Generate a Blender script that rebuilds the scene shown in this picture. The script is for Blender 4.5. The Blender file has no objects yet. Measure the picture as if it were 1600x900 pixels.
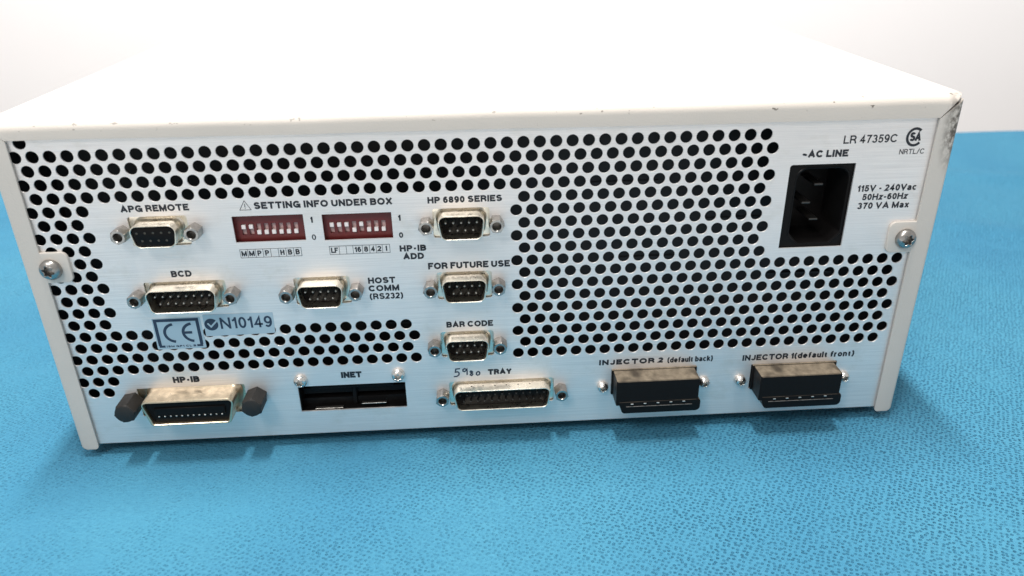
import bpy, bmesh, math, random
from mathutils import Matrix, Vector, noise
from mathutils.geometry import delaunay_2d_cdt

S = 0.001                                   # everything below is written in millimetres
random.seed(7)
sc = bpy.context.scene
C = bpy.data.collections.new("scene"); sc.collection.children.link(C)

# ------------------------------------------------------------------ camera
R = [[0.9981646805, -0.0581727773, -0.0168285038],
     [-0.0401921448, -0.4285226969, -0.9026366322],
     [0.0452974840, 0.9016563793, -0.4300743095]]
cam = bpy.data.cameras.new("camera"); cam_o = bpy.data.objects.new("camera", cam); C.objects.link(cam_o)
cols = [R[0], [-v for v in R[1]], [-v for v in R[2]]]
m = Matrix([[cols[j][i] for j in range(3)] for i in range(3)]).to_4x4()
m.translation = Vector((146.963, -256.489, 66.919)) * S
cam_o.matrix_world = m
cam.sensor_width = 36.0
cam.lens = 1184.42 / 1600 * 36
cam.clip_start = 0.01; cam.clip_end = 50
cam.dof.use_dof = True; cam.dof.focus_distance = 0.288; cam.dof.aperture_fstop = 12.0
sc.camera = cam_o

# ------------------------------------------------------------------ light
w = bpy.data.worlds.new("World"); sc.world = w; w.use_nodes = True
w.node_tree.nodes["Background"].inputs[0].default_value = (1.0, 0.985, 0.97, 1)
w.node_tree.nodes["Background"].inputs[1].default_value = 0.46
def area(name, loc, target, sx, sy, power, color):
    l = bpy.data.lights.new(name, 'AREA'); l.shape = 'RECTANGLE'; l.size = sx; l.size_y = sy
    l.energy = power; l.color = color
    o = bpy.data.objects.new(name, l); C.objects.link(o)
    o.location = Vector(loc) * S
    o.rotation_euler = (Vector(target) - Vector(loc)).to_track_quat('-Z', 'Y').to_euler()
    return o
area("ceiling_lamp", (110, 45, 1250), (150, 45, 0), 0.60, 0.07, 22.5, (1.0, 0.97, 0.93))
area("window_light", (-330, -800, 960), (150, 0, -60), 0.34, 0.34, 6.2, (1.0, 0.98, 0.96))
area("wall_fill", (250, 690, 620), (230, 1250, 80), 2.8, 0.35, 9.0, (1.0, 0.98, 0.97))  # unseen fill added behind the box to brighten only the wall
sc.view_settings.view_transform = 'Standard'; sc.view_settings.look = 'None'
sc.view_settings.exposure = 0.36; sc.view_settings.gamma = 1.0
sc.view_settings.use_curve_mapping = False

# ------------------------------------------------------------------ node helpers
class NT:
    def __init__(s, name):
        s.m = bpy.data.materials.new(name); s.m.use_nodes = True; s.t = s.m.node_tree
        s.b = s.t.nodes["Principled BSDF"]; s._c = None
    def n(s, typ, **kw):
        o = s.t.nodes.new(typ)
        for k, v in kw.items(): setattr(o, k, v)
        return o
    def l(s, a, b): s.t.links.new(a, b)
    def co(s):
        if s._c is None: s._c = s.n('ShaderNodeTexCoord').outputs['Object']
        return s._c
    def mapped(s, scale, loc=(0, 0, 0)):
        mp = s.n('ShaderNodeMapping'); mp.inputs['Scale'].default_value = scale; mp.inputs['Location'].default_value = loc
        s.l(s.co(), mp.inputs['Vector']); return mp.outputs[0]
    def noise(s, vec, scale=1, detail=3, rough=.55):
        q = s.n('ShaderNodeTexNoise'); s.l(vec, q.inputs['Vector'])
        q.inputs['Scale'].default_value = scale; q.inputs['Detail'].default_value = detail
        q.inputs['Roughness'].default_value = rough; return q.outputs['Fac']
    def rng(s, v, a, b, c, d, smooth=False):
        q = s.n('ShaderNodeMapRange'); s.l(v, q.inputs['Value'])
        if smooth: q.interpolation_type = 'SMOOTHSTEP'
        for k, x in zip(('From Min', 'From Max', 'To Min', 'To Max'), (a, b, c, d)): q.inputs[k].default_value = x
        return q.outputs[0]
    def math(s, op, a, b=None, c=None):
        q = s.n('ShaderNodeMath', operation=op)
        for i, x in enumerate((a, b, c)):
            if x is None: continue
            if isinstance(x, (int, float)): q.inputs[i].default_value = x
            else: s.l(x, q.inputs[i])
        return q.outputs[0]
    def mix(s, f, a, b):
        q = s.n('ShaderNodeMix', data_type='RGBA')
        for i, x in ((0, f), (6, a), (7, b)):
            if isinstance(x, (int, float)): q.inputs[i].default_value = x
            elif isinstance(x, tuple): q.inputs[i].default_value = (*x, 1)
            else: s.l(x, q.inputs[i])
        return q.outputs[2]
    def bump(s, h, strength, dist, prev=None):
        q = s.n('ShaderNodeBump'); s.l(h, q.inputs['Height'])
        q.inputs['Strength'].default_value = strength; q.inputs['Distance'].default_value = dist
        if prev is not None: s.l(prev, q.inputs['Normal'])
        return q.outputs[0]
    def set(s, **kw):
        for k, v in kw.items():
            k = k.replace('_', ' ')
            i = s.b.inputs[k]
            if isinstance(v, tuple): i.default_value = (*v, 1)
            elif isinstance(v, (int, float)): i.default_value = v
            else: s.l(v, i)
        return s.m

def mat_paint():
    t = NT("beige_paint")
    big = t.noise(t.mapped((25, 25, 25)), 1, 4)
    col = t.mix(t.rng(big, .35, .7, 0, 1), (.575, .53, .48), (.54, .50, .455))
    sep = t.n('ShaderNodeSeparateXYZ'); t.l(t.co(), sep.inputs[0])
    x, y, z = sep.outputs
    # chipped spots along the upper bend of the cover
    band = t.math('MULTIPLY', t.rng(z, .0078, .0090, 0, 1), t.rng(y, .0005, .0025, 1, 0))
    chips = t.rng(t.noise(t.mapped((330, 500, 520)), 1, 3, .6), .66, .695, 0, 1)
    rightish = t.rng(x, .10, .30, .55, 1.0)
    chips = t.math('MULTIPLY', t.math('MULTIPLY', band, chips), rightish)
    # grime rubbed into the right corner
    d = t.n('ShaderNodeVectorMath', operation='DISTANCE')
    mp = t.mapped((1, .6, .30)); t.l(mp, d.inputs[0]); d.inputs[1].default_value = (.3172, -.0007, .0004)
    near = t.rng(d.outputs['Value'], .001, .0062, 1, 0, True)
    gr = t.rng(t.noise(t.mapped((520, 520, 330)), 1, 5, .7), .40, .56, .1, 1)
    grime = t.math('MULTIPLY', t.math('MULTIPLY', near, gr), 1.0)
    # fine specks all over
    sp = t.math('MULTIPLY', t.rng(t.noise(t.mapped((700, 700, 700)), 1, 2, .5), .76, .80, 0, 1), .35)
    f = t.math('MINIMUM', t.math('ADD', t.math('ADD', chips, grime), sp), 1)
    col = t.mix(f, col, (.09, .075, .06))
    b = t.bump(t.noise(t.mapped((1500, 1500, 1500)), 1, 2), .35, .0002)
    return t.set(Base_Color=col, Roughness=.48, Normal=b)
def mat_brushed():
    t = NT("brushed_aluminium")
    s1 = t.noise(t.mapped((35, 200, 4200)), 1, 4, .65)
    s2 = t.noise(t.mapped((9, 60, 900)), 1, 3, .6)
    s3 = t.noise(t.mapped((14, 14, 20)), 1, 3, .5)
    col = t.mix(t.rng(s1, .3, .7, 0, 1), (.74, .705, .69), (.96, .92, .895))
    col = t.mix(t.rng(s3, .35, .75, 0, .35), col, (.62, .615, .60))
    sm = t.noise(t.mapped((38, 38, 52), (2, 0, 5)), 1, 6, .7)
    col = t.mix(t.rng(sm, .56, .74, 0, .45), col, (.60, .56, .48))
    scr = t.noise(t.mapped((60, 60, 900), (7, 1, 3)), 1, 2, .5)
    col = t.mix(t.rng(scr, .70, .76, 0, .35), col, (.95, .95, .95))
    r = t.math('ADD', t.rng(s2, .3, .7, .43, .53), t.rng(s1, .3, .7, -.05, .05))
    b = t.bump(s1, .5, .00014)
    return t.set(Base_Color=col, Metallic=.68, Roughness=r, Normal=b, Anisotropic=.3)
def mat_metal(name, col, rough, dirt=.5):
    t = NT(name)
    n = t.noise(t.mapped((330, 330, 330)), 1, 5, .65)
    c = t.mix(t.rng(n, .44, .74, 0, dirt), col, tuple(v * .38 for v in col))
    b = t.bump(t.noise(t.mapped((900, 900, 900)), 1, 2), .25, .0001)
    return t.set(Base_Color=c, Metallic=1.0, Roughness=t.rng(n, .3, .7, rough, rough + .22), Normal=b)
def mat_plastic(name, col, rough, spread=.3):
    t = NT(name)
    n = t.noise(t.mapped((400, 400, 400)), 1, 4)
    c = t.mix(t.rng(n, .3, .7, 0, 1), col, tuple(min(1, v * (1 + spread)) for v in col))
    return t.set(Base_Color=c, Roughness=t.rng(n, .3, .7, rough - .06, rough + .1),
                 Normal=t.bump(t.noise(t.mapped((2500, 2500, 2500)), 1, 2), .15, .0001))
def mat_dusty():
    t = NT("dusty_black_plastic")
    g = t.n('ShaderNodeNewGeometry'); sep = t.n('ShaderNodeSeparateXYZ'); t.l(g.outputs['Normal'], sep.inputs[0])
    up = t.rng(sep.outputs[2], .55, .9, 0, 1)
    n = t.noise(t.mapped((260, 260, 260)), 1, 5, .65); big = t.noise(t.mapped((90, 60, 60), (3.1, 0, 0)), 1, 2)
    f = t.math('MULTIPLY', up, t.math('MULTIPLY', t.rng(n, .25, .6, .35, 1), t.rng(big, .36, .5, .30, 1)))
    c = t.mix(f, (.008, .0065, .006), (.23, .19, .14))
    return t.set(Base_Color=c, Specular_IOR_Level=.12, Roughness=t.rng(f, 0, 1, .38, .9),
                 Normal=t.bump(n, .3, .0003))
def mat_cloth():
    t = NT("blue_nonwoven_cloth")
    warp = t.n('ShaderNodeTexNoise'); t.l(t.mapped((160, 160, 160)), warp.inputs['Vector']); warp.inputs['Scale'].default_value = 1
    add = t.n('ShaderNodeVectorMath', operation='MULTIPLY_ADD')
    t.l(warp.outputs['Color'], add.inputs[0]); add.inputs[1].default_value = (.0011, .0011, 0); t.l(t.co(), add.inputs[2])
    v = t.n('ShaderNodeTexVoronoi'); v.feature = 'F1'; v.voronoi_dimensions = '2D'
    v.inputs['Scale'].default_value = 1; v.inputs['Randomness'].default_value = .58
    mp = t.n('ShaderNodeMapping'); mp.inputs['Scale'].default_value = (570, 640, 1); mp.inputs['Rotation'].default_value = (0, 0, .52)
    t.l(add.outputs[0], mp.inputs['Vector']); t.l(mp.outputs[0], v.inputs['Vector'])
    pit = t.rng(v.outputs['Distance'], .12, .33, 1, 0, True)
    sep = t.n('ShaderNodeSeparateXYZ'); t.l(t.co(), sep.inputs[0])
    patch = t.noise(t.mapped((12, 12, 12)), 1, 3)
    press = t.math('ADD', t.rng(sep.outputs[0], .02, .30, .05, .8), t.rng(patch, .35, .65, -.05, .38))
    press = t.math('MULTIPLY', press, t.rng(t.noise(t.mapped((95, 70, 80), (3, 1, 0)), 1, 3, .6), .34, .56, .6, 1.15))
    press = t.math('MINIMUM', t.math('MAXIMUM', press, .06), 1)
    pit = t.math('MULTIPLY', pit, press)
    fm = t.n('ShaderNodeMapping'); fm.inputs['Rotation'].default_value = (0, 0, math.radians(-52)); fm.inputs['Scale'].default_value = (420, 1250, 700)
    t.l(t.co(), fm.inputs['Vector']); fib = t.noise(fm.outputs[0], 1, 4, .7)
    fib2 = t.noise(t.mapped((260, 130, 200), (1, 2, 3)), 1, 4, .65)
    mott = t.noise(t.mapped((45, 45, 45)), 1, 4)
    c = t.mix(t.rng(fib, .25, .75, 0, 1), (.050, .205, .325), (.082, .295, .425))
    c = t.mix(t.rng(mott, .3, .7, 0, .5), c, (.058, .245, .375))
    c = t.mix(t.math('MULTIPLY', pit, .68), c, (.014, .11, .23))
    tone = t.noise(t.mapped((9, 7, 8), (5, 2, 0)), 1, 3, .5)
    c = t.mix(t.rng(tone, .38, .66, 0, .55), c, (.038, .18, .315))
    lint = t.rng(t.noise(t.mapped((620, 380, 500), (9, 4, 0)), 1, 2, .5), .80, .83, 0, .8)
    c = t.mix(lint, c, (.008, .03, .06))
    pale = t.rng(t.noise(t.mapped((700, 900, 500), (1, 8, 0)), 1, 2, .5), .80, .83, 0, .6)
    c = t.mix(pale, c, (.30, .55, .65))
    b = t.bump(t.math('ADD', fib, fib2), .95, .0008)
    b = t.bump(t.math('MULTIPLY', pit, -1), .9, .0007, b)
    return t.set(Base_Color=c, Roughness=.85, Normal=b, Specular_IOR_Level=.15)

PAINT = mat_paint(); ALU = mat_brushed()
NICKEL = mat_metal("nickel_plate", (.88, .82, .70), .20, .32)
GOLDISH = mat_metal("tarnished_nickel", (.72, .60, .44), .24, .5)
STEEL = mat_metal("zinc_steel", (.40, .385, .365), .22, .6)
ZINC = mat_metal("bright_zinc", (.80, .79, .76), .14, .45)
DARKM = mat_metal("black_oxide", (.11, .10, .085), .36, .4)
BLACK = mat_plastic("black_plastic", (.005, .0045, .0045), .42); BLACK.node_tree.nodes["Principled BSDF"].inputs["Specular IOR Level"].default_value = .12
DARKMATTE = mat_plastic("dark_matte", (.012, .014, .017), .6)
DUSTY = mat_dusty()
RED = mat_plastic("dark_red_plastic", (.105, .010, .010), .45)
WHITE = mat_plastic("white_plastic", (.82, .74, .72), .4, .1)
GREYP = mat_plastic("slot_grey_plastic", (.46, .31, .30), .5)
PINM = mat_metal("pin_metal", (.80, .78, .74), .25, .2); PIND = mat_metal("dark_pin_metal", (.42, .40, .37), .3, .5); PINB = mat_metal("blackened_pin_metal", (.10, .095, .09), .4, .5)
INK = mat_plastic("black_ink", (.010, .012, .018), .5)
PEN = mat_plastic("blue_black_pen", (.015, .03, .06), .5)
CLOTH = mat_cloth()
t = NT("silver_sticker_film")
STK = t.set(Base_Color=t.mix(t.noise(t.mapped((90, 90, 90)), 1, 3), (.40, .50, .56), (.47, .56, .61)), Metallic=.35, Roughness=.36)
t = NT("white_wall_paint")
WALL = t.set(Base_Color=t.mix(t.noise(t.mapped((4, 4, 4)), 1, 3), (.80, .785, .785), (.83, .815, .815)), Roughness=.8,
             Normal=t.bump(t.noise(t.mapped((150, 150, 150)), 1, 3), .1, .001))
t = NT("floor_paint")
FLOOR = t.set(Base_Color=t.mix(t.noise(t.mapped((6, 6, 6)), 1, 3), (.34, .33, .32), (.40, .39, .37)), Roughness=.6)
t = NT("table_laminate")
TABLE = t.set(Base_Color=t.mix(t.noise(t.mapped((8, 90, 8)), 1, 3), (.60, .59, .575), (.65, .64, .625)), Roughness=.5)

# ------------------------------------------------------------------ mesh helpers
def link(name, me, parent=None, loc=(0, 0, 0), inv=None):
    o = bpy.data.objects.new(name, me); C.objects.link(o)
    o.location = Vector(loc) * S
    if parent is not None:
        o.parent = parent
        if inv is not None: o.matrix_parent_inverse = inv
    return o
def flare(bm):
    for v in bm.verts:
        if v.co.y > 6: v.co.x += (v.co.x - 152) / 166 * .032 * (v.co.y - 6)
def finish(name, bm, mats, smooth=None):
    me = bpy.data.meshes.new(name)
    bmesh.ops.recalc_face_normals(bm, faces=bm.faces[:])
    for v in bm.verts: v.co *= S
    bm.to_mesh(me); bm.free()
    for x in (mats if isinstance(mats, (list, tuple)) else [mats]): me.materials.append(x)
    if smooth is not None:
        me.shade_smooth()
        me.set_sharp_from_angle(angle=math.radians(smooth))
    return me
def box(bm, a, b, mi=0, bev=0.0, seg=2):
    vs = [bm.verts.new((x, y, z)) for x in (a[0], b[0]) for y in (a[1], b[1]) for z in (a[2], b[2])]
    fs = [bm.faces.new([vs[i] for i in q]) for q in ((0, 1, 3, 2), (4, 6, 7, 5), (0, 4, 5, 1), (2, 3, 7, 6), (0, 2, 6, 4), (1, 5, 7, 3))]
    for f in fs: f.material_index = mi
    if bev > 0:
        es = list({e for f in fs for e in f.edges})
        r = bmesh.ops.bevel(bm, geom=es, offset=bev, segments=seg, affect='EDGES', profile=.5)
        for f in r['faces']: f.material_index = mi
def loft(bm, rings, cap0=False, cap1=False, mi=0):
    """rings: lists of (x,y,z) with equal counts, closed loops"""
    vr = [[bm.verts.new(p) for p in r] for r in rings]
    n = len(vr[0])
    for a, b in zip(vr, vr[1:]):
        for i in range(n):
            f = bm.faces.new((a[i], a[(i + 1) % n], b[(i + 1) % n], b[i])); f.material_index = mi
    if cap0: bm.faces.new(vr[0]).material_index = mi
    if cap1: bm.faces.new(vr[-1]).material_index = mi
def rpoly(pts, r, seg=5):
    """rounded polygon outline in x,z (constant vertex count)"""
    out = []; n = len(pts)
    for i in range(n):
        p0, p, p1 = Vector(pts[i - 1]), Vector(pts[i]), Vector(pts[(i + 1) % n])
        a = (p0 - p).normalized(); b = (p1 - p).normalized()
        ang = a.angle(b); rr = max(r if not isinstance(r, (list, tuple)) else r[i], .02)
        d = rr / math.tan(ang / 2)
        c = p + (a + b).normalized() * (rr / math.sin(ang / 2))
        s = p + a * d; e = p + b * d
        v0 = s - c; v1 = e - c; t0 = math.atan2(v0.y, v0.x); t1 = math.atan2(v1.y, v1.x)
        dt = (t1 - t0 + math.pi) % (2 * math.pi) - math.pi
        for k in range(seg + 1):
            t_ = t0 + dt * k / seg; out.append((c.x + rr * math.cos(t_), c.y + rr * math.sin(t_)))
    return out
def dshape(wt, wb, h, r, g=0.0, seg=5):
    sl = (wt - wb) / 2 / h
    return rpoly([(-wt / 2 - g + 0, h / 2 + g), (wt / 2 + g, h / 2 + g), (wb / 2 + g - sl * 0, -h / 2 - g), (-wb / 2 - g, -h / 2 - g)], max(r + g, .1), seg)
def at(ring, y): return [(x, y, z) for x, z in ring]
def circ(r, y, n=24, ph=0.0, cx=0, cz=0):
    return [(cx + r * math.cos(2 * math.pi * i / n + ph), y, cz + r * math.sin(2 * math.pi * i / n + ph)) for i in range(n)]

# ------------------------------------------------------------------ the instrument (one thing)
BASE = Vector((152, 235, -122.6))
inst = bpy.data.objects.new("laboratory_controller", None); C.objects.link(inst)
inst.location = BASE * S; inst.empty_display_size = .05
inst['label'] = "beige metal laboratory controller box with perforated aluminium rear panel, standing on the blue cloth"
inst['category'] = "electronic instrument"
PINV = Matrix.Translation(BASE * S).inverted()
def part(name, me, loc=(0, 0, 0), label=None):
    o = link(name, me, inst, loc, PINV)
    if label: o['label'] = label
    return o
def sub(name, me, parent, loc=(0, 0, 0), label=None):
    o = link(name, me, parent, loc)
    if label: o['label'] = label
    return o

XL, XR = -13.5, 318.0; XLi, XRi = -6.6, 310.6
ZT = 12.2; ZB = -118.8; DEPTH = 470.0; FY = -1.2; TH = 1.2
def zin(x): return 6.0 - 1.9 * (x - XLi) / (XRi - XLi)      # lower edge of the top lip

# top cover: sheet, bend and lip
def top_cover():
    bm = bmesh.new()
    rr = 3.6
    arc = [(FY + rr - rr * math.cos(a), ZT - rr + rr * math.sin(a)) for a in [math.pi / 2 * k / 7 for k in range(8)]]
    outer = [(FY, 'b')] + [(FY, ZT - rr)] + arc[1:] + [(DEPTH, ZT)]
    inner = [(FY + .75, 'b')] + [(FY + .75, ZT - rr - .6), (FY + TH, ZT - rr)] + [(FY + TH + (rr - TH) - (rr - TH) * math.cos(a), ZT - rr + (rr - TH) * math.sin(a)) for a in [math.pi / 2 * k / 7 for k in range(1, 8)]] + [(DEPTH, ZT - TH)]
    prof = outer + inner[::-1]
    N = 60
    cols_ = []
    for k in range(N + 1):
        u = k / N; ring = []
        for (y, z) in prof:
            zz = z
            x0 = XL; x1 = XR
            if z == 'b':
                x0 = XLi; x1 = XRi
                x = x0 + (x1 - x0) * u; zz = zin(x)
            else:
                # mitred ends on the bend, square on the sheet
                q = min(1, max(0, (z - (ZT - rr)) / rr))
                m0 = XL + (ZT - z) * .95 * (1 if y < 6 else 0); m1 = XR - (ZT - z) * .95 * (1 if y < 6 else 0)
                x = m0 + (m1 - m0) * u
            x += 0
            wob = .10 * math.sin(x * .045 + 1) + .05 * math.sin(x * .13)
            ring.append((x, y, zz + (wob if y < 6 else 0)))
        cols_.append(ring)
    loft(bm, cols_, True, True)
    flare(bm); return finish("top_cover", bm, PAINT, 35)
part("top_cover", top_cover())

def side_cover(left):
    bm = bmesh.new()
    s = 1 if left else -1
    xo = XL if left else XR; xi = XLi if left else XRi
    rr = 1.3
    arc = [(xo + s * (rr - rr * math.cos(a)), FY + rr - rr * math.sin(a)) for a in [math.pi / 2 * k / 5 for k in range(6)]]
    prof = [(xi, FY)] + [(x, y) for x, y in arc[::-1]] + [(xo, DEPTH), (xo + s * TH, DEPTH), (xo + s * TH, FY + .75), (xi, FY + .75)]
    rings = []
    zs = [ZB, ZB + .5, ZB + 1.2, -60, -20]
    def ring(z, ins):
        out = []
        for x, y in prof:
            out.append((x, y, z))
        return out
    # rounded bottom corners of the lip
    for z, ins in ((ZB, 1.2), (ZB + .35, .5), (ZB + 1.2, 0), (-60, 0), (-20, 0)):
        out = []
        for x, y in prof:
            xx = x
            if y < 1: xx = x + (s * ins if abs(x - xo) < 2 else (-s * ins))
            out.append((xx, y, z))
        rings.append(out)
    top = []
    for x, y in prof:
        d = abs(x - xi)
        base = zin(xi)
        z = base + d * .90 - .28 if y < 3 else ZT - 1.25
        z = min(z, ZT - 1.25 if y > 1.5 else ZT - .9)
        top.append((x, y, z))
    rings.append(top)
    loft(bm, rings, True, True)
    flare(bm); return finish("side_cover", bm, PAINT, 35)
def tab_mesh(left):
    bm = bmesh.new(); s = 1 if left else -1
    x0 = XLi - 1.2 if left else XRi + 1.2; x1 = 2.6 if left else 300.9
    z0, z1 = (-45.6, -34.0) if left else (-46.6, -34.3)
    xs = (min(x0, x1), max(x0, x1))
    r = [(xs[0], z1), (xs[1], z1), (xs[1], z0), (xs[0], z0)]
    rad = [.05, 2.2, 2.2, .05] if left else [2.2, .05, .05, 2.2]
    o = rpoly(r, rad, 5)
    cx = sum(p[0] for p in o) / len(o); cz = sum(p[1] for p in o) / len(o)
    def shr(k): return [(cx + (x - cx) * k, cz + (z - cz) * k) for x, z in o]
    loft(bm, [at(o, -.06), at(o, -.95), at(shr(.985), -1.12), at(shr(.965), -1.17)], True, True)
    return finish("screw_tab", bm, PAINT, 30)
for left in (True, False):
    so = part("side_cover", side_cover(left))
    sub("screw_tab", tab_mesh(left), so)
bm = bmesh.new(); box(bm, (XL + 1.6, 1.6, ZB + .6), (XR - 1.6, DEPTH - 1, ZB + 2.0))
part("bottom_plate", finish("bottom_plate", bm, DARKMATTE))
bm = bmesh.new(); box(bm, (XL + 1.4, DEPTH - 3, ZB + 2.2), (XR - 1.4, DEPTH - 1.2, ZT - 1.4))
part("front_panel", finish("front_panel", bm, PAINT))
bm = bmesh.new()
loft(bm, [[(x, y, z) for x, y in [(9 * math.cos(a), 9 * math.sin(a)) for a in [2 * math.pi * i / 24 for i in range(24)]]] for z in (0, 3.2, 4.35)], True, True)
footme = finish("foot", bm, BLACK, 40)
for fx, fy in ((22, 30), (282, 30), (22, 430), (282, 430)): part("foot", footme, (fx, fy, -122.6))
# dark lining added so the holes stay dark; thin bars for the internals
bm = bmesh.new()
box(bm, (XL + 2, 30, -116), (XR - 2, 31, ZT - 2))
for k, (x, z) in enumerate([(190, -20), (200, -52), (235, -38), (262, -60), (60, -84), (110, -78), (225, -12)]):
    box(bm, (x, 12 + k % 3 * 3, z), (x + 26, 14 + k % 3 * 3, z + .8), 0)
box(bm, (XL + 2, 3, ZT - 2.6), (XR - 2, 30, ZT - 2.2)); box(bm, (XL + 2, 3, -116.2), (XR - 2, 30, -115.8))
box(bm, (XL + 2, 3, -116), (XL + 2.5, 30, ZT - 3)); box(bm, (XR - 2.5, 3, -116), (XR - 2, 30, ZT - 3))
part("dark_lining", finish("dark_lining", bm, DARKMATTE))

# ---- perforated rear panel
P = 5.68; RS = P * math.sqrt(3) / 2
def rows():
    H = []
    def add(r, a, b):
        k = a
        while k <= b + .01: H.append((k * P, -r * RS)); k += 1
    add(-1, -.5, -.5)
    for r in range(0, 4): add(r, -1 if r % 2 == 0 else -.5, 44 if r % 2 == 0 else 44.5)
    for r in range(4, 10): add(r, 29 if r % 2 == 0 else 28.5, 44 if r % 2 == 0 else 44.5)
    for r in range(10, 18): add(r, 29 if r % 2 == 0 else 28.5, 54 if r % 2 == 0 else 53.5)
    for r in (4, 6, 10, 12): add(r, -1, 2)
    for r in (5, 7, 9, 11, 13): add(r, -.5, 1.5)
    add(8, 1, 2)
    add(14, -1, 21); add(15, -.5, 21.5); add(16, -1, 21); add(17, -.5, 21.5)
    add(18, -1, 1); add(19, -.5, .5)
    return H
CUT = []          # other openings in the panel, x-z outlines
def cutrect(x0, x1, z0, z1, r=.5): CUT.append(rpoly([(x0, z1), (x1, z1), (x1, z0), (x0, z0)], r, 3))
DB = [(36.0, -27.7, 9, True), (142.1, -28.6, 9, False), (142.2, -53.4, 9, False), (142.2, -78.5, 9, False),
      (89.8, -53.3, 9, False), (40.4, -52.9, 15, False), (155.0, -101.1, 25, False)]
HALF = {9: 12.5, 15: 17.0, 25: 23.6}
for x, z, n, f in DB:
    hw = {9: 10.2, 15: 14.6, 25: 20.9}[n]
    cutrect(x - hw, x + hw, z - 5.6, z + 5.5, .9)
cutrect(13.4, 54.6, -105.0, -92.2, .4)
cutrect(61.6, 86.4, -33.2, -23.3, .2); cutrect(92.9, 117.4, -33.6, -23.7, .2)
cutrect(74.9, 116.9, -106.3, -94.6, .3)
cutrect(199.2, 233.6, -104.6, -93.2, .3); cutrect(255.8, 291.1, -105.2, -93.8, .3)
CUT.append(rpoly([(260.0, -11.4), (284.0, -11.4), (284.0, -43.5), (260.0, -43.5)], [1.0, .2, .2, .2], 3))
def rear_panel():
    NH = 20
    verts = []; faces = []; loops = []
    def addloop(pts):
        i0 = len(verts); verts.extend(Vector(p) for p in pts); idx = list(range(i0, i0 + len(pts)))
        faces.append(idx); loops.append(idx)
    addloop([(-11, -117), (315.5, -117), (315.5, 9.5), (-11, 9.5)])
    r0 = 2.20; r1 = 2.12
    for hx, hz in rows():
        addloop([(hx + r0 * math.cos(2 * math.pi * (i + .5) / NH), hz + r0 * math.sin(2 * math.pi * (i + .5) / NH)) for i in range(NH)])
    nh = len(loops)
    for c in CUT: addloop(c[::-1])
    ov, oe, of, ovo, oeo, ofo = delaunay_2d_cdt(verts, [], faces, 1, 1e-5, True)
    bm = bmesh.new(); T = .65
    fv = [bm.verts.new((v.x, 0, v.y)) for v in ov]; bv = {}
    def back(i):
        if i not in bv: bv[i] = bm.verts.new((ov[i].x, T, ov[i].y))
        return bv[i]
    for f, org in zip(of, ofo):
        if any(q > 0 for q in org): continue
        try:
            bm.faces.new([fv[i] for i in f]); bm.faces.new([back(i) for i in f][::-1])
        except ValueError: pass
    # map input verts to output verts for the walls
    mp = {}
    for o_i, lst in enumerate(ovo):
        for i in lst: mp[i] = o_i
    hs = rows()
    for li, L in enumerate(loops):
        n = len(L)
        if 1 <= li < nh:
            cx, cz = hs[li - 1]
            mid = []; 
            for i in L:
                p = verts[i]; k = r1 / r0
                mid.append(bm.verts.new((cx + (p.x - cx) * k, .12, cz + (p.y - cz) * k)))
            for a in range(n):
                b = (a + 1) % n
                bm.faces.new((fv[mp[L[a]]], fv[mp[L[b]]], mid[b], mid[a]))
                f = bm.faces.new((mid[a], mid[b], back(mp[L[b]]), back(mp[L[a]]))); f.smooth = False
        else:
            for a in range(n):
                b = (a + 1) % n
                if mp[L[a]] == mp[L[b]]: continue
                try: bm.faces.new((fv[mp[L[a]]], fv[mp[L[b]]], back(mp[L[b]]), back(mp[L[a]])))
                except ValueError: pass
    lone = [v for v in bm.verts if not v.link_faces]
    bmesh.ops.delete(bm, geom=lone, context='VERTS')
    return finish("rear_panel", bm, ALU)
panel = part("rear_panel", rear_panel(), label="brushed aluminium rear panel perforated with round ventilation holes")

# ---- D-sub connectors
DW = {9: (17.3, 14.6), 15: (25.6, 22.9), 25: (38.8, 36.1)}
def dsub_shell(n, female):
    wt, wb = DW[n]
    if female: wt -= .7; wb -= .7
    h = 9.3 if not female else 8.4
    bm = bmesh.new()
    g = lambda k, y: at(dshape(wt, wb, h, 2.6, k), y)
    # flange plate behind the panel
    fw = HALF[n] + 3.2
    box(bm, (-fw, 1.1, -6.2), (fw, 1.7, 6.2), 0, .15, 1)
    loft(bm, [g(1.1, 1.15), g(.55, .85), g(.12, .2), g(0, -.6), g(0, -5.75), g(-.12, -6.0), g(-.32, -6.03), g(-.5, -5.85), g(-.52, -3.5), g(-.55, .6)])
    if n == 25:   # dimples pressed in the upper side
        for k in range(6):
            x = -12 + k * 4.6
            loft(bm, [[(x + .35 * math.cos(a), -2.6 + .35 * math.sin(a), h / 2 + .03) for a in [2 * math.pi * i / 8 for i in range(8)]],
                      [(x + .2 * math.cos(a), -2.6 + .2 * math.sin(a), h / 2 + .12) for a in [2 * math.pi * i / 8 for i in range(8)]]], False, True, 1)
    return finish("connector_shell", bm, [NICKEL, DARKM], 40)
def dsub_insul(n, female):
    wt, wb = DW[n]; h = 9.3
    if female: wt -= .7; wb -= .7; h = 8.4
    y = -5.55 if female else (-2.4 if n == 25 else -.9)
    bm = bmesh.new()
    loft(bm, [at(dshape(wt, wb, h, 2.6, -.6), 1), at(dshape(wt, wb, h, 2.6, -.6), y + .1), at(dshape(wt, wb, h, 2.6, -.75), y)], True, True)
    return finish("insulator", bm, BLACK, 40)
def pin_mesh(r=.45, L=3.6, mat=None):
    bm = bmesh.new()
    loft(bm, [circ(r, 0, 10), circ(r, -L + .5, 10), circ(r * .75, -L + .12, 10), circ(r * .3, -L, 10)], True, True)
    return finish("pin", bm, mat, 50)
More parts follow.
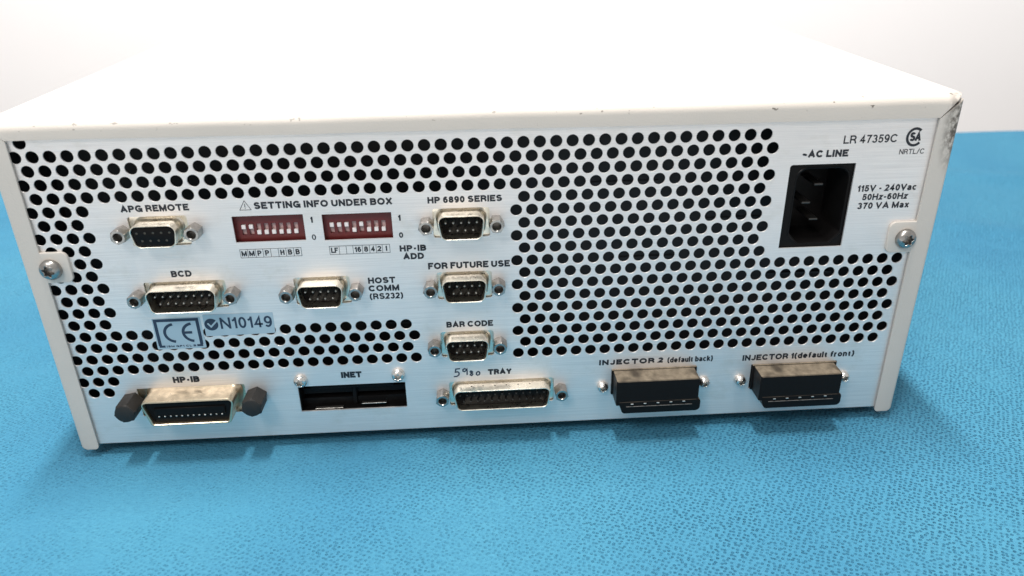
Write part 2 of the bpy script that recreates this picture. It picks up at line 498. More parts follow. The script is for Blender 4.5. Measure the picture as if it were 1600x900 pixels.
def hex_mesh(af=4.9, L=5.2, hole=1.45, mat=STEEL):
    n = 24; R_ = af / math.sqrt(3)
    def hexr(r, y, k=1.0):
        out = []
        for i in range(n):
            a = 2 * math.pi * i / n + math.pi / 6
            d = r * math.cos(math.pi / 6) / math.cos(((a - math.pi / 6) % (math.pi / 3)) - math.pi / 6)
            out.append((d * math.cos(a) * k, y, d * math.sin(a) * k))
        return out
    bm = bmesh.new()
    c = lambda r, y: [(r * math.cos(2 * math.pi * i / n + math.pi / 6), y, r * math.sin(2 * math.pi * i / n + math.pi / 6)) for i in range(n)]
    rings = [hexr(R_, -.01), hexr(R_, -L + .45), c(af / 2 - .02, -L)]
    if hole: rings += [c(hole + .25, -L), c(hole, -L + .35), c(hole * .93, -L + .9), c(hole, -L + 1.3), c(hole * .93, -L + 1.7), c(hole * .9, -1)]
    else: rings += [c(af / 2 - .6, -L - .25)]
    loft(bm, rings, True, True)
    return finish("hex_standoff", bm, mat, 25)
PIN = pin_mesh(mat=PIND); PIN25 = pin_mesh(.4, 2.0, PINB); HEX = hex_mesh(); SOCK = None
bm = bmesh.new(); loft(bm, [circ(.42, 0, 8), circ(.42, -.06, 8), circ(.2, -.03, 8)], True, True); SOCK = finish("socket_contact", bm, DARKM)
SH = {}
names = {0: "female nine-way connector under APG REMOTE", 1: "nine-pin connector under HP 6890 SERIES", 2: "nine-pin connector under FOR FUTURE USE",
         3: "nine-pin connector under BAR CODE", 4: "nine-pin connector beside HOST COMM (RS232)", 5: "fifteen-pin connector under BCD", 6: "twenty-five-way connector under TRAY"}
for i, (x, z, n, fem) in enumerate(DB):
    if (n, fem) not in SH: SH[(n, fem)] = (dsub_shell(n, fem), dsub_insul(n, fem))
    o = part("serial_connector", SH[(n, fem)][0], (x, 0, z), names[i])
    sub("insulator", SH[(n, fem)][1], o)
    for s in (-1, 1):
        h = sub("hex_standoff", HEX, o, (s * HALF[n], 0, random.uniform(-.15, .15)))
        h.rotation_euler = (0, random.uniform(0, 1.0), 0)
    nt = {9: 5, 15: 8, 25: 13}[n]; pt = 2.77
    for row, cnt, zz in ((0, nt, 1.42), (1, nt - 1, -1.42)):
        for k in range(cnt):
            px = (k - (cnt - 1) / 2) * pt
            sub("socket_contact" if fem else "pin", SOCK if fem else (PIN25 if n == 25 else PIN), o, (px, -5.56 if fem else (-2.3 if n == 25 else -.8), zz + (0 if n != 15 else 0)))

# ---- 24-way bus connector
def gp(k, y):
    return at(rpoly([(-17.8 - k, 5.7 + k), (17.8 + k, 5.7 + k), (15.2 + k, -5.7 - k), (-15.2 - k, -5.7 - k)], [2.2 + k, 2.2 + k, 1.8 + k, 1.8 + k], 5), y)
bm = bmesh.new()
loft(bm, [gp(1.4, .9), gp(.9, .4), gp(.25, -.5), gp(0, -1.5), gp(0, -8.2), gp(-.2, -8.7), gp(-.7, -8.85), gp(-.95, -8.6), gp(-1.0, -6.5), gp(-1.0, 0)])
box(bm, (-25.0, 1.1, -6.6), (25.0, 1.8, 6.6), 0, .15, 1)
GPX, GPZ = 35.0, -98.5
gpo = part("bus_connector", finish("bus_connector", bm, GOLDISH, 40), (GPX, 0, GPZ), "wide 24-way trapezoid connector under HP-IB lettering")
bm = bmesh.new()
loft(bm, [gp(-1.02, .5), gp(-1.02, -7.0), gp(-1.2, -7.2)], True, True)
box(bm, (-13.4, -7.9, -1.6), (13.4, -7.1, 1.9), 0, .25, 1)
sub("insulator", finish("insulator", bm, BLACK, 40), gpo)
bm = bmesh.new(); box(bm, (-.3, -7.75, -.25), (.3, -7.0, .25), 0, .08, 1); CT = finish("contact", bm, PIND)
for k in range(12):
    for zz in (-2.0,): 
        q = sub("contact", CT, gpo, ((k - 5.5) * 2.16, 0, zz))
LOCK = hex_mesh(7.3, 9.0, None, mat_plastic('blackened_post', (.007, .0062, .0055), .6, 1.2))
for x in (-23.8, 23.8):
    h = sub("lock_post", LOCK, gpo, (x, 0, .8)); h.rotation_euler = (0, .35 if x < 0 else .15, 0)

# ---- DIP switches
SLW, SLU = None, None
bm = bmesh.new(); box(bm, (-.72, -.75, -.78), (.72, .6, .78), 0, .14, 1); SLIDER = finish("slider", bm, WHITE)
def dip(cx, cz, w_, h_, ups, label):
    bm = bmesh.new(); n = 8; pt = 2.62
    # face with eight slots: build frame strips around slots
    x0 = -w_ / 2 - .6; x1 = w_ / 2 + .6; z0 = -h_ / 2 - .6; z1 = h_ / 2 + .6; yf = 2.4; sz0, sz1 = -3.0, 1.15; sx = -.3
    box(bm, (x0, yf, sz1), (x1, yf + 4, z1)); box(bm, (x0, yf, z0), (x1, yf + 4, sz0))
    edges = [x0] + [v for k in range(n) for v in (sx + (k - 3.5) * pt - .78, sx + (k - 3.5) * pt + .78)] + [x1]
    for a in range(0, len(edges), 2): box(bm, (edges[a], yf, sz0), (edges[a + 1], yf + 4, sz1))
    o = part("dip_switch", finish("dip_switch", bm, RED), (cx, 0, cz), label)
    bm = bmesh.new(); box(bm, (x0 + .5, yf + .9, sz0), (x1 - .5, yf + 1.3, sz1)); sub("slot_floor", finish("slot_floor", bm, GREYP), o)
    for k in range(n):
        sub("slider", SLIDER, o, (sx + (k - 3.5) * pt, yf + .25, (.15 if ups[k] else -2.05) + random.uniform(-.06, .06)))
dip(74.0, -28.25, 24.8, 9.9, (1, 1, 0, 0, 0, 0, 0, 0), "dark red switch block with two of eight white sliders up")
dip(105.15, -28.65, 24.5, 9.9, (1, 1, 1, 0, 1, 0, 0, 0), "dark red switch block with four of eight white sliders up")

# ---- INET socket
bm = bmesh.new()
X0, X1, Z0, Z1 = 74.3, 117.4, -106.9, -94.0
box(bm, (X0, .8, Z0), (X1, 14, Z0 + .7)); box(bm, (X0, .8, Z1 - .9), (X1, 14, Z1))
box(bm, (X0, .8, Z0 + .7), (X0 + .9, 14, Z1 - .9)); box(bm, (X1 - .9, .8, Z0 + .7), (X1, 14, Z1 - .9))
box(bm, (X0 + .9, 4.4, Z0 + .7), (X1 - .9, 12, -103.0)); box(bm, (X0 + .9, 5.2, -101.6), (X1 - .9, 12, -98.6), 0, .3, 1); box(bm, (95.2, 3.4, Z0 + .7), (96.8, 12, Z1 - .9), 0, .2, 1); box(bm, (X0, 13, Z0 + .7), (X1, 14.2, Z1 - .9))
box(bm, (79.5, 1.6, -97.0), (112.0, 4.2, -96.0), 0, .15, 1)
inet = part("network_socket", finish("network_socket", bm, BLACK), label="wide black double socket under INET lettering")
for a, b, zz in ((80.2, 91.2, -106.0), (98.8, 108.6, -104.5)):
    bm = bmesh.new(); box(bm, (a, 1.0, zz - .2), (b, 2.6, zz + .12), 0, .06, 1); sub("glint_strip", finish("glint_strip", bm, PIND), inet)  # metal strip added for the pale glint on the lower lip

# ---- screws with star recess
def screw_mesh(r, h, mat, star=.46, washer=False):
    n = 36; bm = bmesh.new()
    def st(rr, y):
        return [(rr * (1 + .22 * math.cos(6 * 2 * math.pi * i / n)) * math.cos(2 * math.pi * i / n), y, rr * (1 + .22 * math.cos(6 * 2 * math.pi * i / n)) * math.sin(2 * math.pi * i / n)) for i in range(n)]
    rings = [circ(r, 0, n), circ(r, -h * .25, n)]
    for k in range(1, 6):
        a = math.pi / 2 * k / 6.5
        rings.append(circ(r * (.30 + .70 * math.cos(a)), -h * (.25 + .75 * math.sin(a)), n))
    rings += [st(r * star * 1.12, -h * 1.0), st(r * star, -h * .93), st(r * star * .92, -h * .2)]
    loft(bm, rings, True, True)
    return finish("screw", bm, mat, 38)
BIG = screw_mesh(3.8, 2.6, STEEL, .46)
for x, z, a in ((-4.0, -40.2, .3), (307.4, -40.8, .9)):
    o = part("cover_screw", BIG, (x, -1.18, z)); o.rotation_euler = (0, a, 0)
SM = screw_mesh(2.7, 2.4, ZINC, .46); 
for x, z in ((76.5, -91.7), (114.5, -90.9)):
    o = part("mounting_screw", SM, (x, -.01, z)); o.rotation_euler = (0, random.random(), 0)

# ---- injector sockets
def injector(cx, zt, label):
    bm = bmesh.new()      # local origin: centre of the top edge at the panel
    box(bm, (-17.2, -.9, -11.4), (17.2, 3, -.05), 0, .25, 2)                       # bezel
    def q(x0, x1, z0, z1, r, y): return at(rpoly([(x0, z1), (x1, z1), (x1, z0), (x0, z0)], r, 4), y)
    loft(bm, [q(-16.6, 16.2, -11.6, -.35, .5, -.8), q(-16.6, 16.2, -11.6, -.35, .5, -8.7), q(-16.3, 15.9, -11.3, -.65, .4, -9.05)], True, True)
    # lower lip, wider to the right and chamfered on the left
    def l(y, i): return at(rpoly([(-15.8 + i, -9.6 - i), (17.2 - i, -9.6 - i), (17.2 - i, -15.3 + i), (-13.9 + i, -15.3 + i)], [.3, 1.6, 1.8, 1.5], 4), y)
    loft(bm, [l(-1.2, 0), l(-8.9, 0), l(-9.2, .35)], True, True)
    o = part("injector_socket", finish("injector_socket", bm, DUSTY, 35), (cx, 0, zt), label)
    bm = bmesh.new(); box(bm, (-12.6, -9.45, -12.05), (13.8, -9.0, -11.8), 0, .12, 2)  # paler grey strip stands in for the highlight on the lip edge
    sub("edge_highlight", finish("edge_highlight", bm, mat_highlight), o)
    for k in range(5):
        sub("pin", PINJ, o, (-10.3 + k * 5.15, -9.3, -10.6 + .08 * k))
    return o
mat_highlight = mat_plastic("highlight_grey_plastic", (.07, .067, .063), .35, .8)
bm = bmesh.new(); box(bm, (-.55, -.35, -.16), (.55, .5, .16), 0, .08, 1); PINJ = finish("pin", bm, PINM)
injector(216.2, -93.1, "dusty black five-way socket under INJECTOR 2 lettering")
injector(273.4, -93.8, "dusty black five-way socket under INJECTOR 1 lettering")
SM2 = screw_mesh(2.3, 2.6, ZINC, .46)
for x, z in ((195.5, -100.8), (236.9, -100.7), (251.7, -100.7), (294.6, -101.1)):
    o = part("mounting_screw", SM2, (x, -.01, z)); o.rotation_euler = (0, random.random(), 0)

# ---- mains inlet
bm = bmesh.new()
def rr_(x0, x1, z0, z1, r, y): return at(rpoly([(x0, z1), (x1, z1), (x1, z0), (x0, z0)], r, 5), y)
def ap(k, y): return at(rpoly([(263.2 - k, -13.0 + k), (283.0 + k, -13.0 + k), (283.0 + k, -38.2 - k), (279.4 + k * .5, -42.2 - k), (267.0 - k * .5, -42.2 - k), (263.2 - k, -38.2 - k)], [4.2, 4.2, .6, .6, .6, .6], 4), y)
fr = rpoly([(259.7, -11.1), (284.3, -11.1), (284.3, -38.2), (284.3, -43.8), (259.7, -43.8), (259.7, -38.2)], [.3] * 6, 4)
loft(bm, [at(fr, 4), at(fr, 1.05), ap(.35, 1.05), ap(.1, .75), ap(-.25, .85), ap(-.4, 1.2), ap(-.6, 17)], False, True)
inl = part("power_inlet", finish("power_inlet", bm, BLACK, 40), label="black three-pin mains inlet under AC LINE lettering")
bm = bmesh.new(); box(bm, (-1.7, 0, -.45), (1.7, 12, .45), 0, .3, 2); BL = finish("blade_pin", bm, PINB)
for x, z in ((270.2, -27.6), (274.0, -34.2), (274.0, -20.6)): sub("blade_pin", BL, inl, (x, 5.0, z))

# ------------------------------------------------------------------ printing on the panel
def A_(cx, cz, rx, rz, a0, a1, n=10):
    return [(cx + rx * math.cos(math.radians(a0 + (a1 - a0) * i / n)), cz + rz * math.sin(math.radians(a0 + (a1 - a0) * i / n))) for i in range(n + 1)]
# one-weight sans letters: width, strokes; 'c' closed loop, 'e' ends squared off past the point, 'b' ends left as they are
GL = {
 'A': (.76, [('b', [(-.03, -.12), (.38, 1.0), (.79, -.12)]), ('b', [(.14, .28), (.62, .28)])]),
 'B': (.64, [('c', [(0, 0), (0, 1)] + A_(.38, .765, .22, .235, 90, -90) + A_(.40, .265, .24, .265, 90, -90)), ('b', [(0, .53), (.40, .53)])]),
 'C': (.76, [('b', A_(.40, .5, .40, .5, 38, 322, 22))]),
 'D': (.70, [('c', [(0, 0), (0, 1)] + A_(.30, .5, .40, .5, 90, -90, 14))]),
 'E': (.56, [('e', [(.56, 1), (0, 1), (0, 0), (.58, 0)]), ('b', [(0, .52), (.58, .52)])]),
 'F': (.52, [('e', [(.54, 1), (0, 1), (0, 0)]), ('b', [(0, .50), (.53, .50)])]),
 'G': (.78, [('b', A_(.40, .5, .40, .5, 40, 335, 22)), ('e', [(.46, .44), (.77, .44), (.77, 0)])]),
 'H': (.66, [('e', [(0, 0), (0, 1)]), ('e', [(.66, 0), (.66, 1)]), ('b', [(0, .53), (.66, .53)])]),
 'I': (.0, [('e', [(0, 0), (0, 1)])]),
 'J': (.46, [('b', [(.46, 1.1)] + A_(.23, .26, .23, .26, 0, -175, 12))]),
 'L': (.50, [('e', [(0, 1), (0, 0), (.52, 0)])]),
 'M': (.80, [('e', [(0, 0), (0, 1)]), ('e', [(.80, 1), (.80, 0)]), ('b', [(.0, 1.0), (.40, .05), (.80, 1.0)])]),
 'N': (.66, [('e', [(0, 0), (0, 1)]), ('e', [(.66, 1), (.66, 0)]), ('b', [(0, 1), (.66, 0)])]),
 'O': (.82, [('c', A_(.41, .5, .41, .5, 0, 345, 23))]),
 'P': (.60, [('e', [(0, 0), (0, .9)]), ('c', [(0, .45), (0, 1)] + A_(.34, .725, .26, .275, 90, -90))]),
 'R': (.64, [('e', [(0, 0), (0, .9)]), ('c', [(0, .47), (0, 1)] + A_(.36, .735, .25, .265, 90, -90)), ('b', [(.32, .47), (.50, .40), (.60, .22), (.66, -.10)])]),
 'S': (.64, [('b', A_(.32, .755, .29, .245, 18, 270, 16) + A_(.32, .255, .32, .255, 90, -162, 16))]),
 'T': (.66, [('e', [(0, 1), (.66, 1)]), ('e', [(.33, .9), (.33, 0)])]),
 'U': (.66, [('b', [(0, 1.1)] + A_(.33, .33, .33, .33, 180, 360, 14) + [(.66, 1.1)])]),
 'V': (.70, [('b', [(-.04, 1.12), (.35, .03), (.74, 1.12)])]),
 'X': (.64, [('b', [(-.05, -.11), (.69, 1.11)]), ('b', [(.69, -.11), (-.05, 1.11)])]),
 'Y': (.68, [('b', [(-.04, 1.11), (.34, .42), (.72, 1.11)]), ('e', [(.34, .5), (.34, 0)])]),
 '0': (.46, [('c', A_(.23, .5, .23, .5, 0, 340, 18))]),
 '1': (.20, [('b', [(-.07, .74), (.08, .80), (.2, .98)]), ('e', [(.2, 1), (.2, 0)])]),
 '2': (.46, [('b', A_(.23, .74, .23, .26, 170, -30, 12) + [(.0, .0), (.54, 0)])]),
 '3': (.46, [('b', A_(.22, .755, .21, .245, 160, -80, 12)), ('b', A_(.22, .265, .24, .265, 90, -165, 12))]),
 '4': (.50, [('b', [(.36, -.10), (.36, 1.0), (.0, .26), (.60, .26)])]),
 '5': (.46, [('b', [(.50, 1), (.10, 1), (.04, .50)] + A_(.22, .315, .25, .315, 125, -160, 14))]),
 '6': (.46, [('c', A_(.23, .31, .23, .31, 0, 340, 16)), ('b', A_(.26, .5, .26, .5, 50, 180, 10) + [(0, .3)])]),
 '7': (.46, [('b', [(-.06, 1), (.46, 1), (.28, .55), (.16, -.10)])]),
 '8': (.46, [('c', A_(.23, .76, .20, .24, 0, 340, 14)), ('c', A_(.23, .26, .235, .26, 0, 340, 14))]),
 '9': (.46, [('c', A_(.23, .69, .23, .31, 0, 340, 16)), ('b', A_(.20, .5, .26, .5, 230, 360, 10) + [(.46, .7)])]),
 'a': (.44, [('b', A_(.21, .50, .20, .20, 165, 0, 8) + [(.41, .12), (.47, -.08)]), ('b', [(.41, .40), (.22, .34)] + A_(.20, .16, .20, .17, 110, 330, 9) + [(.41, .22)])]),
 'b': (.46, [('e', [(0, 0), (0, 1)]), ('c', A_(.24, .35, .24, .35, 0, 340, 16))]),
 'c': (.44, [('b', A_(.24, .35, .24, .35, 45, 315, 14))]),
 'd': (.46, [('e', [(.46, 0), (.46, 1)]), ('c', A_(.22, .35, .23, .35, 0, 340, 16))]),
 'e': (.46, [('b', [(.02, .34), (.47, .34)] + A_(.235, .35, .235, .35, 10, 318, 16))]),
 'f': (.28, [('b', [(.38, 1.04), (.25, 1.04), (.13, .90), (.13, -.10)]), ('b', [(-.05, .56), (.34, .56)])]),
 'k': (.42, [('e', [(0, 0), (0, 1)]), ('b', [(.43, .78), (.02, .32)]), ('b', [(.16, .42), (.48, -.08)])]),
 'l': (.0, [('e', [(0, 0), (0, 1)])]),
 'n': (.42, [('e', [(0, 0), (0, .68)]), ('b', [(0, .45)] + A_(.21, .46, .21, .24, 170, 0, 9) + [(.42, -.10)])]),
 'o': (.46, [('c', A_(.23, .35, .235, .35, 0, 340, 16))]),
 'r': (.24, [('e', [(0, 0), (0, .68)]), ('b', [(0, .45)] + A_(.22, .44, .20, .24, 165, 80, 5))]),
 't': (.24, [('b', [(.11, .92), (.11, .14), (.17, .0), (.30, 0)]), ('b', [(-.06, .60), (.30, .60)])]),
 'u': (.42, [('e', [(.42, 0), (.42, .68)]), ('b', [(0, .78)] + A_(.21, .24, .21, .24, 180, 350, 9))]),
 'x': (.42, [('b', [(-.03, -.1), (.45, .80)]), ('b', [(.45, -.1), (-.03, .80)])]),
 'z': (.40, [('b', [(-.04, .68), (.40, .68), (.0, 0), (.46, 0)])]),
 '(': (.18, [('b', [(.20, 1.15), (.03, .80), (.0, .42), (.03, .10), (.20, -.26)])]),
 ')': (.18, [('b', [(-.02, 1.15), (.15, .80), (.18, .42), (.15, .10), (-.02, -.26)])]),
 '-': (.26, [('b', [(-.04, .40), (.30, .40)])]),
 '/': (.34, [('b', [(-.04, -.12), (.38, 1.1)])]),
 '~': (.50, [('b', [(0, .34), (.10, .46), (.22, .46), (.34, .36), (.44, .36), (.54, .48)])]),
}
def put_text(bm, s, x0, x1, zb, cap, wt=.2, y=-.05, mi=0, gap=.13):
    cap *= 1.05; wt *= 1.4; w_ = wt * cap
    pos = []; x = 0
    for ch in s:
        if ch == ' ': x += .34; continue
        W, st = GL[ch]; pos.append((x, ch)); x += W + wt + gap
    tot = x - gap - wt
    kx = (x1 - x0 - w_) / (tot * cap) if tot > .01 else 1
    kz = cap - w_; q = 0
    for px, ch in pos:
        for kind, pts in GL[ch][1]:
            P2 = [(x0 + w_ / 2 + (px + a) * cap * kx, zb + w_ / 2 + b * kz) for a, b in pts]
            if kind == 'e':
                for e, f in ((0, 1), (-1, -2)):
                    d = Vector(P2[e]) - Vector(P2[f]); d = d.normalized() * (w_ / 2)
                    P2[e] = (P2[e][0] + d.x, P2[e][1] + d.y)
            ribbon(bm, P2, w_, y - .003 * (q % 4), kind == 'c', mi); q += 1
def ribbon(bm, pts, wd, y=-.05, closed=False, mi=0):
    n = len(pts); L = []; Rr = []
    P_ = [Vector(p) for p in pts]
    for i in range(n):
        if closed: a = P_[i - 1]; b = P_[(i + 1) % n]
        else: a = P_[max(i - 1, 0)]; b = P_[min(i + 1, n - 1)]
        d0 = (P_[i] - a); d1 = (b - P_[i])
        if d0.length < 1e-9: d0 = d1
        if d1.length < 1e-9: d1 = d0
        d0 = d0.normalized(); d1 = d1.normalized(); d = (d0 + d1)
        d = d.normalized() if d.length > 1e-6 else d1
        nr = Vector((-d.y, d.x)); k = 1 / max(.4, abs(nr.dot(Vector((-d1.y, d1.x)))))
        off = nr * (wd / 2 * k)
        L.append(bm.verts.new((P_[i].x + off.x, y, P_[i].y + off.y))); Rr.append(bm.verts.new((P_[i].x - off.x, y, P_[i].y - off.y)))
    for i in range(n if closed else n - 1):
        j = (i + 1) % n
        f = bm.faces.new((L[i], L[j], Rr[j], Rr[i])); f.material_index = mi
def arcpts(cx, cz, rx, rz, a0, a1, n=20):
    return [(cx + rx * math.cos(math.radians(a0 + (a1 - a0) * i / n)), cz + rz * math.sin(math.radians(a0 + (a1 - a0) * i / n))) for i in range(n + 1)]
def flat_finish(name, bm, mats):
    me = bpy.data.meshes.new(name)
    for f in bm.faces:
        f.normal_update()
        if f.normal.y > 0: f.normal_flip()
    for v in bm.verts: v.co *= S
    bm.to_mesh(me); bm.free()
    for x in (mats if isinstance(mats, (list, tuple)) else [mats]): me.materials.append(x)
    return me
def lettering(s, x0, x1, zb, cap, wt=.2, name="lettering"):
    bm = bmesh.new(); put_text(bm, s, x0, x1, zb, cap, wt)
    return sub(name, flat_finish(name, bm, INK), panel)
for a in [("APG REMOTE", 24.4, 47.7, -20.4, 2.35, .19), ("SETTING INFO UNDER BOX", 70.0, 118.1, -20.85, 2.45, .19),
          ("HP 6890 SERIES", 130.5, 156.9, -21.0, 2.3, .19), ("FOR FUTURE USE", 129.1, 159.2, -46.5, 2.5, .19),
          ("BAR CODE", 134.5, 152.3, -71.1, 2.4, .19), ("TRAY", 149.7, 159.1, -93.0, 2.4, .215), ("INET", 92.3, 100.3, -91.5, 2.6, .215),
          ("HOST", 106.7, 116.7, -51.3, 2.35, .19), ("COMM", 106.6, 117.9, -54.5, 2.35, .19), ("(RS232)", 106.7, 119.1, -57.8, 2.35, .17),
          ("BCD", 36.5, 43.8, -45.6, 2.35, .19), ("HP-IB", 28.0, 38.1, -90.3, 2.6, .215),
          ("INJECTOR 2", 193.9, 219.6, -91.0, 2.3, .215), ("(default back)", 221.3, 239.7, -91.2, 2.35, .165),
          ("INJECTOR 1(default front)", 251.8, 297.6, -91.9, 2.5, .185),
          ("LR 47359C", 277.9, 297.4, -4.25, 2.8, .125), ("NRTL/C", 299.0, 308.2, -8.75, 1.8, .11),
          ("~AC LINE", 263.6, 280.4, -8.9, 2.5, .2), ("115V - 240Vac", 286.2, 308.3, -22.3, 2.35, .165),
          ("50Hz-60Hz", 288.6, 305.6, -25.6, 2.3, .165), ("370 VA Max", 287.4, 306.8, -29.0, 2.35, .165),
          ("1", 88.75, 89.65, -26.6, 2.1, .19), ("0", 88.5, 90.0, -33.2, 2.05, .13), ("1", 119.6, 120.6, -27.05, 2.1, .19), ("0", 119.5, 121.0, -33.6, 2.05, .165),
          ("HP-IB", 119.3, 128.9, -38.95, 2.3, .2), ("ADD", 120.35, 127.9, -42.15, 2.35, .2)]:
    lettering(*a)
# warning triangle
bm = bmesh.new()
ribbon(bm, [(65.0, -21.0), (68.9, -21.0), (66.95, -17.6)], .2, closed=True)
ribbon(bm, [(66.95, -18.7), (66.95, -20.0)], .26); ribbon(bm, [(66.95, -20.25), (66.95, -20.55)], .26)
sub("warning_triangle", flat_finish("warning_triangle", bm, INK), panel)
# legend strips
def strip(x0, x1, z0, z1, props, txt, cap):
    bm = bmesh.new(); tot = sum(props)
    ribbon(bm, [(x0, z0), (x1, z0), (x1, z1), (x0, z1)], .16, closed=True)
    x = x0
    for i, (p, s) in enumerate(zip(props, txt)):
        wd = (x1 - x0) * p / tot
        if i: ribbon(bm, [(x, z0 + .08), (x, z1 - .08)], .16)
        if s:
            tw = {'M': 1.9, 'LF': 2.5, '16': 2.35, '1': .7}.get(s, 1.45)
            put_text(bm, s, x + wd / 2 - tw / 2, x + wd / 2 + tw / 2, z0 + .62, cap, .16)
        x += wd
    sub("legend_strip", flat_finish("legend_strip", bm, INK), panel)
strip(62.4, 84.1, -39.1, -35.9, [1] * 8, ['M', 'M', 'P', 'P', '', 'H', 'B', 'B'], 1.95)
strip(94.2, 115.8, -39.1, -35.9, [75, 55, 52, 73, 55, 52, 48, 58], ['LF', '', '', '16', '8', '4', '2', '1'], 1.95)
# handwriting
bm = bmesh.new()
def hand(pts, ox, oz, k=1.0):
    ribbon(bm, [(ox + x * k, oz + z * k) for x, z in pts], .54)
hand([(2.6, 3.9), (.9, 3.75), (.7, 2.3), (1.6, 2.5), (2.15, 1.9), (2.0, 1.0), (1.1, .35), (0, .3)], 136.2, -93.5)
hand([(2.0, 3.2), (1.2, 3.7), (.5, 3.3), (.5, 2.6), (1.1, 2.3), (1.9, 2.9), (2.15, 3.5), (2.1, 2.0), (2.05, .7)], 139.4, -93.4)
hand([(1.3, 2.3), (.7, 2.6), (.4, 2.2), (.9, 1.7), (1.4, 1.1), (1.0, .5), (.4, .8), (.7, 1.4), (1.3, 2.0), (1.5, 2.3)], 142.3, -93.5)
hand([(1.0, 2.2), (.4, 1.7), (.3, .9), (.8, .5), (1.5, .8), (1.7, 1.5), (1.4, 2.1), (.9, 2.25)], 144.8, -93.5)
sub("handwriting", flat_finish("handwriting", bm, PEN), panel)
# certification mark printed by the maker: ring, letters
bm = bmesh.new()
ribbon(bm, arcpts(303.6, -2.6, 2.75, 3.0, 48, 318, 26), .92)
put_text(bm, "SA", 301.75, 305.9, -4.1, 3.1, .18)
sub("approval_mark", flat_finish("approval_mark", bm, INK), panel)
# CE sticker
def rotp(pts, c, a):
    ca, sa = math.cos(a), math.sin(a)
    return [(c[0] + (x - c[0]) * ca - (z - c[1]) * sa, c[1] + (x - c[0]) * sa + (z - c[1]) * ca) for x, z in pts]
bm = bmesh.new()
loft(bm, [at(rpoly([(25.6, -62.1), (43.3, -62.1), (43.5, -75.2), (25.4, -75.2)], .3, 2), y) for y in (-.02, -.12)], True, True)
for f in bm.faces: f.material_index = 0
Y = -.16
ribbon(bm, [(26.6, -73.6), (26.6, -63.0), (42.0, -63.0), (42.0, -73.6)], 1.2, Y, mi=1)
ribbon(bm, [(26.2, -74.0), (28.4, -74.0)], .9, Y - .02, mi=1); ribbon(bm, [(40.2, -74.0), (42.4, -74.0)], .9, Y - .02, mi=1)
ribbon(bm, arcpts(33.2, -68.4, 3.9, 3.7, 97, 263, 18), 1.08, Y, mi=1)
ribbon(bm, arcpts(40.0, -68.4, 3.9, 3.7, 97, 263, 18), 1.08, Y, mi=1)
ribbon(bm, [(36.3, -68.4), (39.4, -68.4)], 1.05, Y - .02, mi=1)
put_text(bm, "ISM GP1 CL B", 28.9, 39.8, -74.45, .8, .2, Y, 1)
sub("ce_sticker", flat_finish("ce_sticker", bm, [STK, PEN]), panel, label="pale sticker with a framed CE mark")
bm = bmesh.new()
st = rpoly([(44.4, -61.3), (70.2, -61.3), (70.0, -70.1), (44.2, -70.4)], .3, 2)
loft(bm, [at(st, y) for y in (-.02, -.12)], True, True)
for f in bm.faces: f.material_index = 0
bm2 = [(47.0 + 2.55 * math.cos(a), Y, -65.5 + 2.5 * math.sin(a)) for a in [2 * math.pi * i / 28 for i in range(28)]]
bm.faces.new([bm.verts.new(p) for p in bm2]).material_index = 1
ribbon(bm, [(45.7, -64.9), (46.8, -66.4), (50.0, -63.2)], .62, Y - .04, mi=0)
put_text(bm, "N10149", 50.3, 69.4, -67.5, 4.5, .12, Y, 1)
sub("number_sticker", flat_finish("number_sticker", bm, [STK, PEN]), panel, label="pale sticker with a tick mark and N10149")

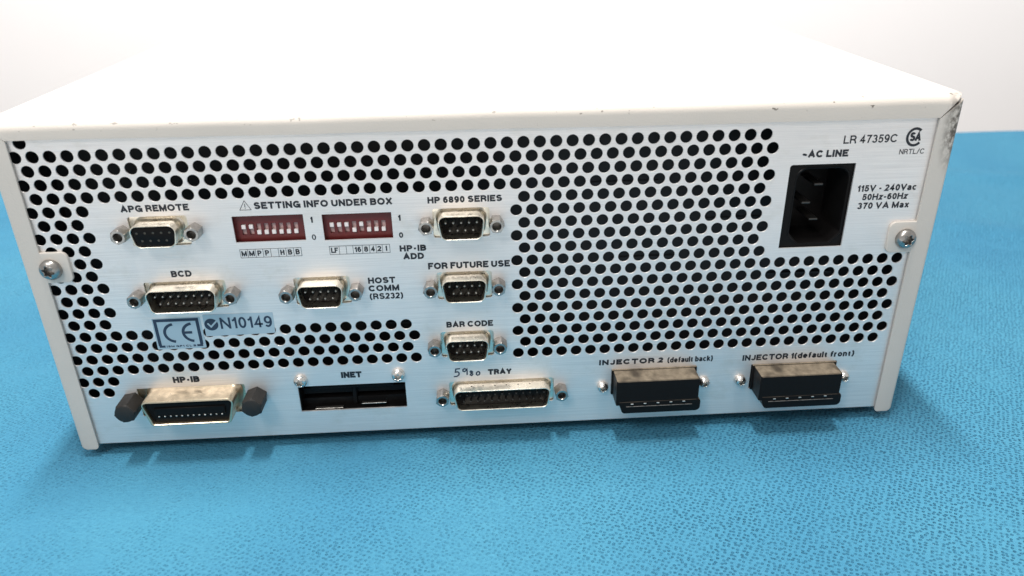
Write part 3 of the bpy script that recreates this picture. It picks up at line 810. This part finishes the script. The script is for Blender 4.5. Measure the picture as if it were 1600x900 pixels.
# ------------------------------------------------------------------ cloth, table, room
def cloth():
    bm = bmesh.new()
    x0, x1, y0, y1 = -700, 1100, -215, 452
    nx, ny = 300, 150
    folds = [((430, 250), (660, 90), 16, 1.8), ((330, -40), (620, -150), 22, 1.3), ((250, -90), (330, -215), 18, 1.0), ((-80, -20), (-260, 180), 20, 1.2),
             ((520, 330), (800, 260), 14, 2.2), ((-20, -110), (120, -200), 25, .5), ((380, 120), (470, 300), 15, 1.4)]
    def hgt(x, y):
        h = 1.1 * noise.noise(Vector((x * .008, y * .008, 1.3))) + .35 * noise.noise(Vector((x * .03, y * .03, 4.0)))
        for (ax, ay), (bx, by), wd, am in folds:
            d = Vector((bx - ax, by - ay)); L = d.length; d /= L
            px, py = x - ax, y - ay; u = px * d.x + py * d.y; v = -px * d.y + py * d.x
            v += 6 * math.sin(u * .02)
            e = 1 / (1 + math.exp(-u / 14)) / (1 + math.exp((u - L) / 14))
            h += 1.7 * am * e * math.exp(-(v / wd) ** 2)
        dx = max(-16 - x, 0, x - 320); dy = max(-4 - y, 0, y - 475); d = math.hypot(dx, dy)
        f = min(1, d / 60); f = f * f * (3 - 2 * f)
        return max(h, -1.1) * f
    grid = []
    for j in range(ny + 1):
        row = []
        for i in range(nx + 1):
            x = x0 + (x1 - x0) * i / nx; y = y0 + (y1 - y0) * j / ny
            if j == ny: y += 3 * math.sin(x * .01) + 1.2 * math.sin(x * .043)
            row.append(bm.verts.new((x, y, -122.6 + hgt(x, y))))
        grid.append(row)
    for j in range(ny):
        for i in range(nx):
            bm.faces.new((grid[j][i], grid[j][i + 1], grid[j + 1][i + 1], grid[j + 1][i]))
    # small thickness along the border
    bo = [grid[0][i] for i in range(nx + 1)] + [grid[j][nx] for j in range(1, ny + 1)] + [grid[ny][i] for i in range(nx - 1, -1, -1)] + [grid[j][0] for j in range(ny - 1, 0, -1)]
    lo = [bm.verts.new((v.co.x, v.co.y, -124.1)) for v in bo]
    n = len(bo)
    for i in range(n): bm.faces.new((bo[i], bo[(i + 1) % n], lo[(i + 1) % n], lo[i]))
    bmesh.ops.recalc_face_normals(bm, faces=bm.faces[:])
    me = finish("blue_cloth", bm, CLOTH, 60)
    o = link("cloth", me)
    o['label'] = "sky blue dimpled nonwoven cloth spread flat under the beige box"; o['category'] = "cloth"
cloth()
def struct(name, me):
    o = link(name, me); o['kind'] = "structure"; return o
bm = bmesh.new(); box(bm, (-900, -800, -150), (1300, 449, -124.2), 0, 2, 2); struct("tabletop", finish("tabletop", bm, TABLE))
bm = bmesh.new(); box(bm, (-3000, 1250, -900), (3400, 1350, 1800)); struct("wall", finish("wall", bm, WALL))
bm = bmesh.new(); box(bm, (-3000, -2500, -960), (3400, 1250, -900)); struct("floor", finish("floor", bm, FLOOR))
